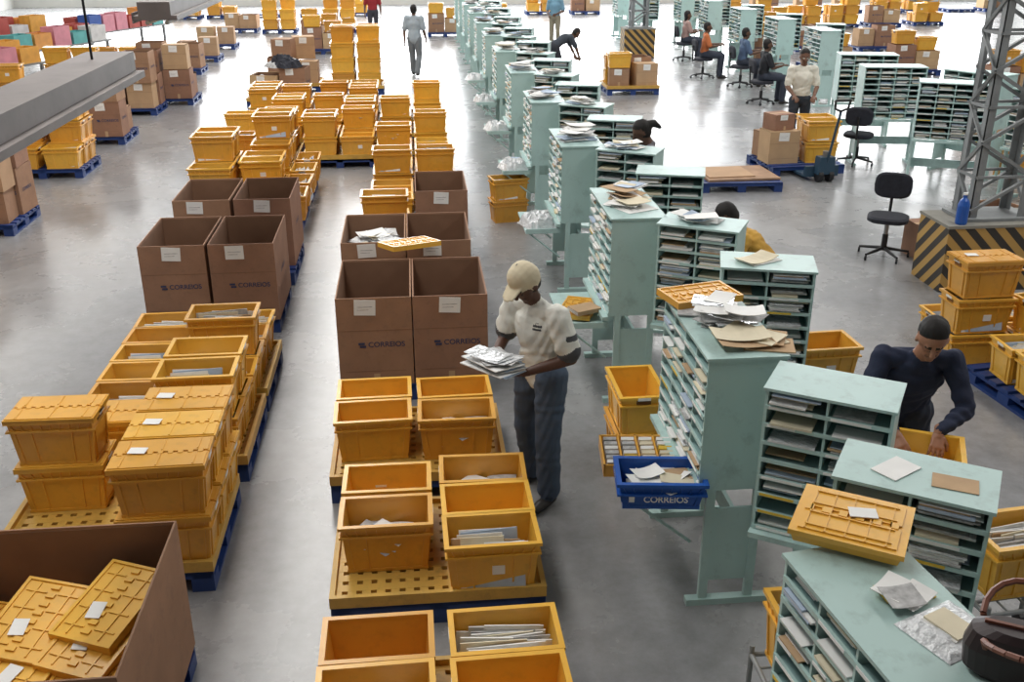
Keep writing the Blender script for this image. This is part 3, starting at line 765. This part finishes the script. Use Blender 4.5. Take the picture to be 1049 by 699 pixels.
def hand_prims(wr,fd,pn,side,curl=.5,spread=.12,thumb=.6):
    wr=Vector(wr);fd=Vector(fd).normalized();pn=Vector(pn);pn=(pn-fd*pn.dot(fd)).normalized(); sd=fd.cross(pn)*side
    P=[]
    P.append((wr-fd*.03,wr+fd*.02,.027,.027,.75,sd,'skin'))
    P.append((wr+fd*.02+sd*.012,wr+fd*.085+sd*.022,.022,.016,.65,sd,'skin'))
    P.append((wr+fd*.02-sd*.012,wr+fd*.08-sd*.024,.022,.015,.65,sd,'skin'))
    P.append((wr+fd*.02,wr+fd*.085,.026,.026,.5,sd,'skin'))
    for i,(off,l,c) in enumerate(((.033,.072,.9),(.011,.082,1),(-.011,.076,1.05),(-.032,.060,1.15))):
        p=wr+fd*(.086-abs(off)*.15)+sd*off; d=(fd+sd*off*spread*20).normalized(); segs=(.45,.31,.24); a=curl*c*.5
        r=.0095
        for k,s in enumerate(segs):
            dd=(d*math.cos(a)+pn*math.sin(a)).normalized(); q=p+dd*l*s; P.append((p,q,r,r*.9,1,sd,'skin')); p=q; a+=curl*c*.8; r*=.9
    p=wr+fd*.028+sd*.03; d=(fd*.75+sd*thumb+pn*.3).normalized(); q=p+d*.038; P.append((p,q,.0125,.011,1,pn,'skin'))
    d2=(fd*.9+sd*thumb*.4+pn*(.3+curl*.5)).normalized(); P.append((q,q+d2*.032,.011,.0085,1,pn,'skin'))
    return P
def person(name,loc,yaw,J,st,vox=.018,fine=False,region=None):
    S=st.get; g=lambda k: Vector(J[k])
    X=Vector((1,0,0)); P=[]
    pel,ch,nk,hd=g('pel'),g('chest'),g('neck'),g('head')
    sx=(g('rsh')-g('lsh')).normalized(); hx=(g('rhip')-g('lhip')).normalized()
    waist=pel.lerp(ch,.42); lo=S('loose',0); pr=1+lo*1.0; up=(ch-pel).normalized()
    P.append((pel+Vector((0,0,-.01)),pel.lerp(ch,.15),.158,.15,.70,hx,'pants'))
    P.append((pel.lerp(ch,.22),waist,.158+lo*.05,.150+lo*.08,.70,hx,'shirt'))
    if lo: P.append((pel-up*.02,pel.lerp(ch,.3),.178,.168,.72,hx,'shirt'))
    P.append((waist,ch,.150+lo*.08,.178+lo*.05,.64,sx,'shirt'))
    P.append((ch,ch.lerp(nk,.55),.178+lo*.03,.13,.60,sx,'shirt'))
    P.append((g('lsh')*.85+g('rsh')*.15,g('lsh')*.15+g('rsh')*.85,.062,.062,.95,sx,'shirt'))
    P.append((ch.lerp(nk,.6),nk,.085,.062,.9,sx,'shirt'))
    P.append((nk,nk.lerp(hd,.7),.054,.052,1,sx,'skin'))
    for s in 'lr':
        hip,kn,an=g(s+'hip'),g(s+'kn'),g(s+'an')
        P.append((hip,kn,.094*pr,.070*pr,1,hx,'pants')); P.append((kn,kn.lerp(an,.35),.070*pr,.069*pr,1,hx,'pants')); P.append((kn.lerp(an,.35),an.lerp(kn,.06),.069*pr,.064*pr,1,hx,'pants'))
        td=Vector(J.get(s+'toe',(0,1,0))).normalized()
        heel=an-Vector((0,0,.05))
        P.append((an,heel,.042,.038,1,hx,'shoe')); P.append((heel-td*.03,heel+td*.09,.038,.042,.85,X,'shoe')); P.append((heel+td*.09,heel+td*.16-Vector((0,0,.006)),.043,.032,.75,X,'shoe'))
        sh,el,wr=g(s+'sh'),g(s+'el'),g(s+'wr')
        P.append((sh,el,.048,.038,1,sx,'skin')); P.append((el,el.lerp(wr,.4),.040,.038,1,sx,'skin')); P.append((el.lerp(wr,.4),wr,.038,.026,1,sx,'skin'))
        if S('sleeve','short')=='long':
            P.append((sh,el,.066,.053,1,sx,'shirt')); P.append((el,wr.lerp(el,.10),.053,.038,1,sx,'shirt'))
        else:
            P.append((sh,sh.lerp(el,.74),.066+lo*.06,.062+lo*.10,1,sx,'shirt')); P.append((sh.lerp(el,.74),sh.lerp(el,.80),.062+lo*.10,.063+lo*.10,.95,sx,'trim'))
    E=Matrix.Rotation(J.get('hyaw',0),3,'Z')@Matrix.Rotation(-J.get('hpitch',0),3,'X')
    def H(x,y,z): return hd+E@Vector((x,y,z))
    hxv=E@X; hz=E@Vector((0,0,1)); hy=E@Vector((0,1,0))
    P.append((H(0,-.015,.035),H(0,.0,.03),.083,.080,1.1,hxv,'skin'))
    P.append((H(0,.01,.03),H(0,.028,-.055),.072,.050,1.0,hxv,'skin'))
    P.append((H(0,.045,-.085),H(0,.05,-.09),.026,.026,.9,hxv,'skin'))
    HP=[]
    HP.append((H(0,.080,.018),H(0,.102,-.018),.010,.016,1,hxv,'skin'))
    HP.append((H(-.03,.070,.030),H(.03,.070,.030),.014,.014,1,hz,'skin'))
    HP.append((H(-.022,.066,-.052),H(.022,.066,-.052),.012,.012,.9,hz,'lip'))
    down=J.get('hpitch',0)>.45
    for s in (-1,1):
        HP.append((H(s*.079,-.008,.012),H(s*.082,-.012,-.02),.020,.014,.5,hy,'skin'))
        if down:
            HP.append((H(s*.030,.073,.010),H(s*.030,.074,.010),.0125,.0125,1,hxv,'skin'))
            HP.append((H(s*.022,.078,.000),H(s*.040,.075,.000),.007,.006,1,hxv,'hair'))
        else:
            HP.append((H(s*.030,.073,.010),H(s*.030,.074,.010),.0125,.0125,1,hxv,'eye'))
            HP.append((H(s*.030,.080,.010),H(s*.030,.081,.010),.0075,.0075,1,hxv,'hair'))
        HP.append((H(s*.018,.082,.030),H(s*.045,.074,.030),.007,.006,1,hxv,'hair'))
    hs=S('hairstyle','short')
    P+=HP if vox<.013 else HP[:2]+HP[3:4]+[HP[7]]
    if hs in ('short','long','pony','cap'):
        P.append((H(0,-.028,.052),H(0,-.012,.062),.086,.080,1.08,hxv,'hair')); P.append((H(0,-.035,.0),H(0,-.035,.05),.078,.084,1.0,hxv,'hair'))
    if hs=='long': P.append((H(0,-.05,.0),H(0,-.06,-.12),.08,.06,.7,hxv,'hair'))
    if hs=='pony': P.append((H(0,-.09,.05),H(0,-.16,.03),.045,.04,1,hxv,'hair')); P.append((H(0,-.16,.03),H(0,-.2,-.04),.04,.02,1,hxv,'hair'))
    if hs=='cap':
        P.append((H(0,-.022,.064),H(0,.0,.066),.093,.089,1.1,hxv,'cap')); P.append((H(0,-.03,.04),H(0,-.02,.05),.092,.092,1.08,hxv,'cap'))
        for x in (-.035,0,.035): P.append((H(x,.07,.058),H(x*.8,.17-abs(x)*.5,.036),.035,.026,.26,hxv,'cap'))
        P.append((H(0,-.025,.158),H(0,-.025,.16),.009,.009,1,hxv,'trim'))
    labs=['skin','shirt','pants','shoe','hair','eye','lip','cap','trim']
    def ML(n,c,r=.8,b=0): return M(name+'_'+n,c,r,.10,6,bump=b,bscale=11)
    sk=S('skin',(112,74,54))
    mats=[ML('skin',sk,.5),ML('shirt',S('shirt',(220,220,216)),.85,.6),ML('trousers',S('pants',(60,70,84)),.85,.6),ML('shoes',S('shoe',(40,36,34)),.5),
          ML('hair',S('hair',(22,18,17)),.7,.6),ML('eyes',(215,210,200),.3),ML('lips',tuple(int(x*.8) for x in sk),.5),ML('cap',S('cap',(190,178,155)),.85,.2),ML('trim',S('trim',S('shirt',(220,220,216))),.85)]
    vs,fs,lb=remesh(P,vox,2 if vox<.013 else 1,labs,region)
    for s,sg in (('l',-1),('r',1)):
        wr=g(s+'wr'); el=g(s+'el'); fd=Vector(J.get(s+'fd',(wr-el))); pn=Vector(J.get(s+'pn',(0,.2,-1)))
        hp=hand_prims(wr,fd,pn,J.get(s+'side',1 if s=='l' else -1),J.get(s+'curl',.5))
        v2,f2,l2=remesh(hp,.0045 if fine else .010,1 if fine else 0,labs,False)
        o=len(vs); vs+=v2; fs+=[tuple(o+i for i in f) for f in f2]; lb+=l2
    me=bpy.data.meshes.new(name); me.from_pydata(vs,[],fs)
    for m in mats: me.materials.append(m)
    me.polygons.foreach_set('material_index',lb); me.polygons.foreach_set('use_smooth',[True]*len(fs)); me.update()
    return put(name,me,loc,yaw)
def stand(**k):
    J=dict(pel=(0,0,.96),chest=(0,.01,1.27),neck=(0,-.005,1.45),head=(0,.02,1.60),lsh=(-.185,0,1.41),rsh=(.185,0,1.41),
     lel=(-.25,-.02,1.12),rel=(.25,-.02,1.12),lwr=(-.26,.08,.86),rwr=(.26,.08,.86),lhip=(-.09,0,.92),rhip=(.09,0,.92),
     lkn=(-.10,.03,.50),rkn=(.10,.03,.50),lan=(-.11,-.02,.09),ran=(.11,-.02,.09),lpn=(1,0,0),rpn=(-1,0,0),lside=1,rside=-1)
    J.update(k); return J
def sit(**k):
    J=dict(pel=(0,0,.59),chest=(0,.04,.89),neck=(0,.03,1.07),head=(0,.06,1.22),lsh=(-.185,.03,1.03),rsh=(.185,.03,1.03),
     lel=(-.24,.12,.78),rel=(.24,.12,.78),lwr=(-.16,.36,.82),rwr=(.16,.36,.82),lhip=(-.1,.03,.59),rhip=(.1,.03,.59),
     lkn=(-.14,.44,.56),rkn=(.14,.44,.56),lan=(-.14,.42,.09),ran=(.14,.42,.09))
    J.update(k); return J
J=stand(pel=(0,-.02,.95),chest=(0,.03,1.26),neck=(0,.06,1.43),head=(0,.14,1.56),hpitch=.6,hyaw=0,
  lsh=(-.20,.05,1.39),rsh=(.20,.05,1.39),lel=(-.28,.0,1.11),rel=(.27,.08,1.12),lwr=(-.13,.27,1.04),rwr=(.13,.30,1.05),
  lfd=(.55,.8,.02),rfd=(-.5,.85,.05),lpn=(.1,0,1),rpn=(-.1,0,1),lcurl=.55,rcurl=.55,lside=-1,rside=1,
  lhip=(-.10,0,.92),rhip=(.10,0,.92),lkn=(-.14,.06,.50),rkn=(.12,.02,.50),lan=(-.15,.05,.09),ran=(.15,-.08,.09),ltoe=(-.2,1,0),rtoe=(.2,1,0))
MX,MY,MYAW=.77,5.90,math.radians(125)
def shirt_print(c,l):
    if l!='shirt': return None
    x,y,z=c
    if y>.08 and -.125<x<-.065 and 1.28<z<1.325 and (int(z*130)%3): return 'trim'
    if x<-.235 and 1.25<z<1.285 and y<.07: return 'trim'
    return None
person('man_reading_mail',(MX,MY,0),MYAW,J,dict(skin=(84,54,40),shirt=(228,228,220),pants=(76,90,110),hairstyle='cap',cap=(214,202,174),trim=(78,80,84),shoe=(44,40,38),loose=.2),vox=.007,fine=True,region=shirt_print)
b=MB(); z=0
for i in range(9):
    t=U(.003,.007); b.obox((U(-.02,.02),U(-.03,.03),z),(.31+U(-.06,.05),.22+U(-.05,.04),t),random.choice((WHT,GRY,WHT,PBL)),rz=U(-.2,.2),ry=U(-.03,.03)); z+=t+.001
for i in range(7): b.sheet((U(-.04,.04),U(-.04,.04),z+.008),U(.22,.3),U(.15,.2),random.choice((WHT,PLAS,GRY,PLAS)),rz=U(-.5,.5),curl=U(0,.02)); z+=.003
o=put('mail_bundle',b.mesh('mail_bundle'),(0,0,0))
cy,sy=math.cos(MYAW),math.sin(MYAW); lx,ly=.0,.41
o.location=(MX+cy*lx-sy*ly,MY+sy*lx+cy*ly,1.078); o.rotation_euler=(.08,0,MYAW)
J=stand(pel=(0,-.05,.93),chest=(0,.14,1.21),neck=(.0,.25,1.37),head=(-.03,.32,1.50),hpitch=.5,hyaw=-.1,
  lsh=(-.19,.20,1.34),rsh=(.19,.20,1.34),lel=(-.27,.34,1.10),rel=(.28,.32,1.08),lwr=(-.10,.50,1.02),rwr=(.14,.54,1.02),
  lfd=(.15,.7,-.7),rfd=(-.3,.75,-.5),lpn=(0,-.6,-.7),rpn=(-.3,-.5,-.8),lcurl=.6,rcurl=.5,lside=1,rside=-1)
person('man_packing_crate',(2.88,5.17,0),math.radians(165),J,dict(skin=(158,112,88),shirt=(36,44,68),pants=(46,52,66),sleeve='long',loose=.1),vox=.007,fine=True)
J=stand(lel=(-.24,.05,1.13),rel=(.24,.05,1.13),lwr=(-.16,.28,1.02),rwr=(.16,.28,1.02),hpitch=.2,lpn=(0,0,-1),rpn=(0,0,-1))
person('man_with_pallet_jack',(6.42,16.3,0),math.radians(170),J,dict(skin=(110,76,58),shirt=(220,216,204),pants=(50,56,66)),vox=.012)
person('walking_man',(.1,26.3,0),math.radians(-15),stand(lkn=(-.1,.12,.51),lan=(-.1,.16,.09),rkn=(.1,.03,.5),ran=(.1,-.2,.11),lwr=(-.25,-.05,.87),rwr=(.25,.2,.9)),dict(skin=(100,72,56),shirt=(160,172,182),pants=(116,122,128),loose=.1),vox=.016)
person('man_in_red_shirt',(-1.2,34.6,0),math.radians(180),stand(),dict(skin=(100,72,56),shirt=(150,40,48),pants=(60,60,70)))
person('man_in_blue_shirt',(4.45,31.8,0),math.radians(160),stand(lwr=(-.1,.3,1.05),rwr=(.15,.25,1.0)),dict(skin=(100,72,56),shirt=(120,160,184),pants=(150,142,124)))
bend=stand(pel=(0,-.15,.86),chest=(0,.12,1.02),neck=(0,.30,1.08),head=(0,.42,1.13),hpitch=.9,lsh=(-.18,.24,1.06),rsh=(.18,.24,1.06),lel=(-.22,.36,.82),rel=(.22,.36,.82),lwr=(-.16,.45,.62),rwr=(.16,.45,.62),lhip=(-.09,-.13,.84),rhip=(.09,-.13,.84),lkn=(-.11,.0,.47),rkn=(.11,0,.47),lan=(-.12,-.08,.09),ran=(.12,-.08,.09))
lean=stand(pel=(0,-.08,.93),chest=(0,.08,1.17),neck=(0,.20,1.31),head=(0,.28,1.42),hpitch=.6,lsh=(-.185,.15,1.28),rsh=(.185,.15,1.28),lel=(-.25,.22,1.0),rel=(.25,.22,1.0),lwr=(-.16,.42,.93),rwr=(.16,.42,.93))
low=stand(pel=(0,-.12,.86),chest=(0,.06,1.06),neck=(0,.20,1.18),head=(0,.28,1.28),hpitch=.7,lsh=(-.185,.15,1.14),rsh=(.185,.15,1.14),lel=(-.25,.24,.9),rel=(.25,.24,.9),lwr=(-.16,.42,.84),rwr=(.16,.42,.84),lhip=(-.09,-.1,.84),rhip=(.09,-.1,.84),lkn=(-.11,.03,.46),rkn=(.11,.03,.46),lan=(-.12,-.06,.09),ran=(.12,-.06,.09))
person('bending_worker',(3.6,24.9,0),math.radians(-80),bend,dict(skin=(100,72,56),shirt=(60,66,76),pants=(50,52,60)))
person('leaning_worker',(2.95,8.1,0),math.radians(80),low,dict(skin=(96,66,50),shirt=(206,160,70),pants=(50,52,60)),vox=.012)
person('woman_sorting_mail',(2.5,10.4,0),math.radians(85),stand(head=(0,.1,1.58),hpitch=.5,lwr=(-.16,.4,1.1),rwr=(.16,.4,1.1)),dict(skin=(90,62,48),shirt=(120,120,126),pants=(50,52,60),hairstyle='pony'),vox=.012)
for (x,y,c,hsy,yw) in ((7.5,21.3,(34,36,42),'short',-90),(7.8,23.7,(80,100,130),'short',-90),(7.3,25.2,(190,110,66),'short',-100),(7.7,28.6,(170,140,134),'long',-90)):
    person('seated_worker',(x,y,0),math.radians(yw),sit(),dict(skin=(100,72,56),shirt=c,pants=(52,58,72),hairstyle=hsy))
person('standing_worker',(2.5,18.3,0),math.radians(90),lean,dict(skin=(100,72,56),shirt=(60,70,90),pants=(52,58,72)))
print('done')
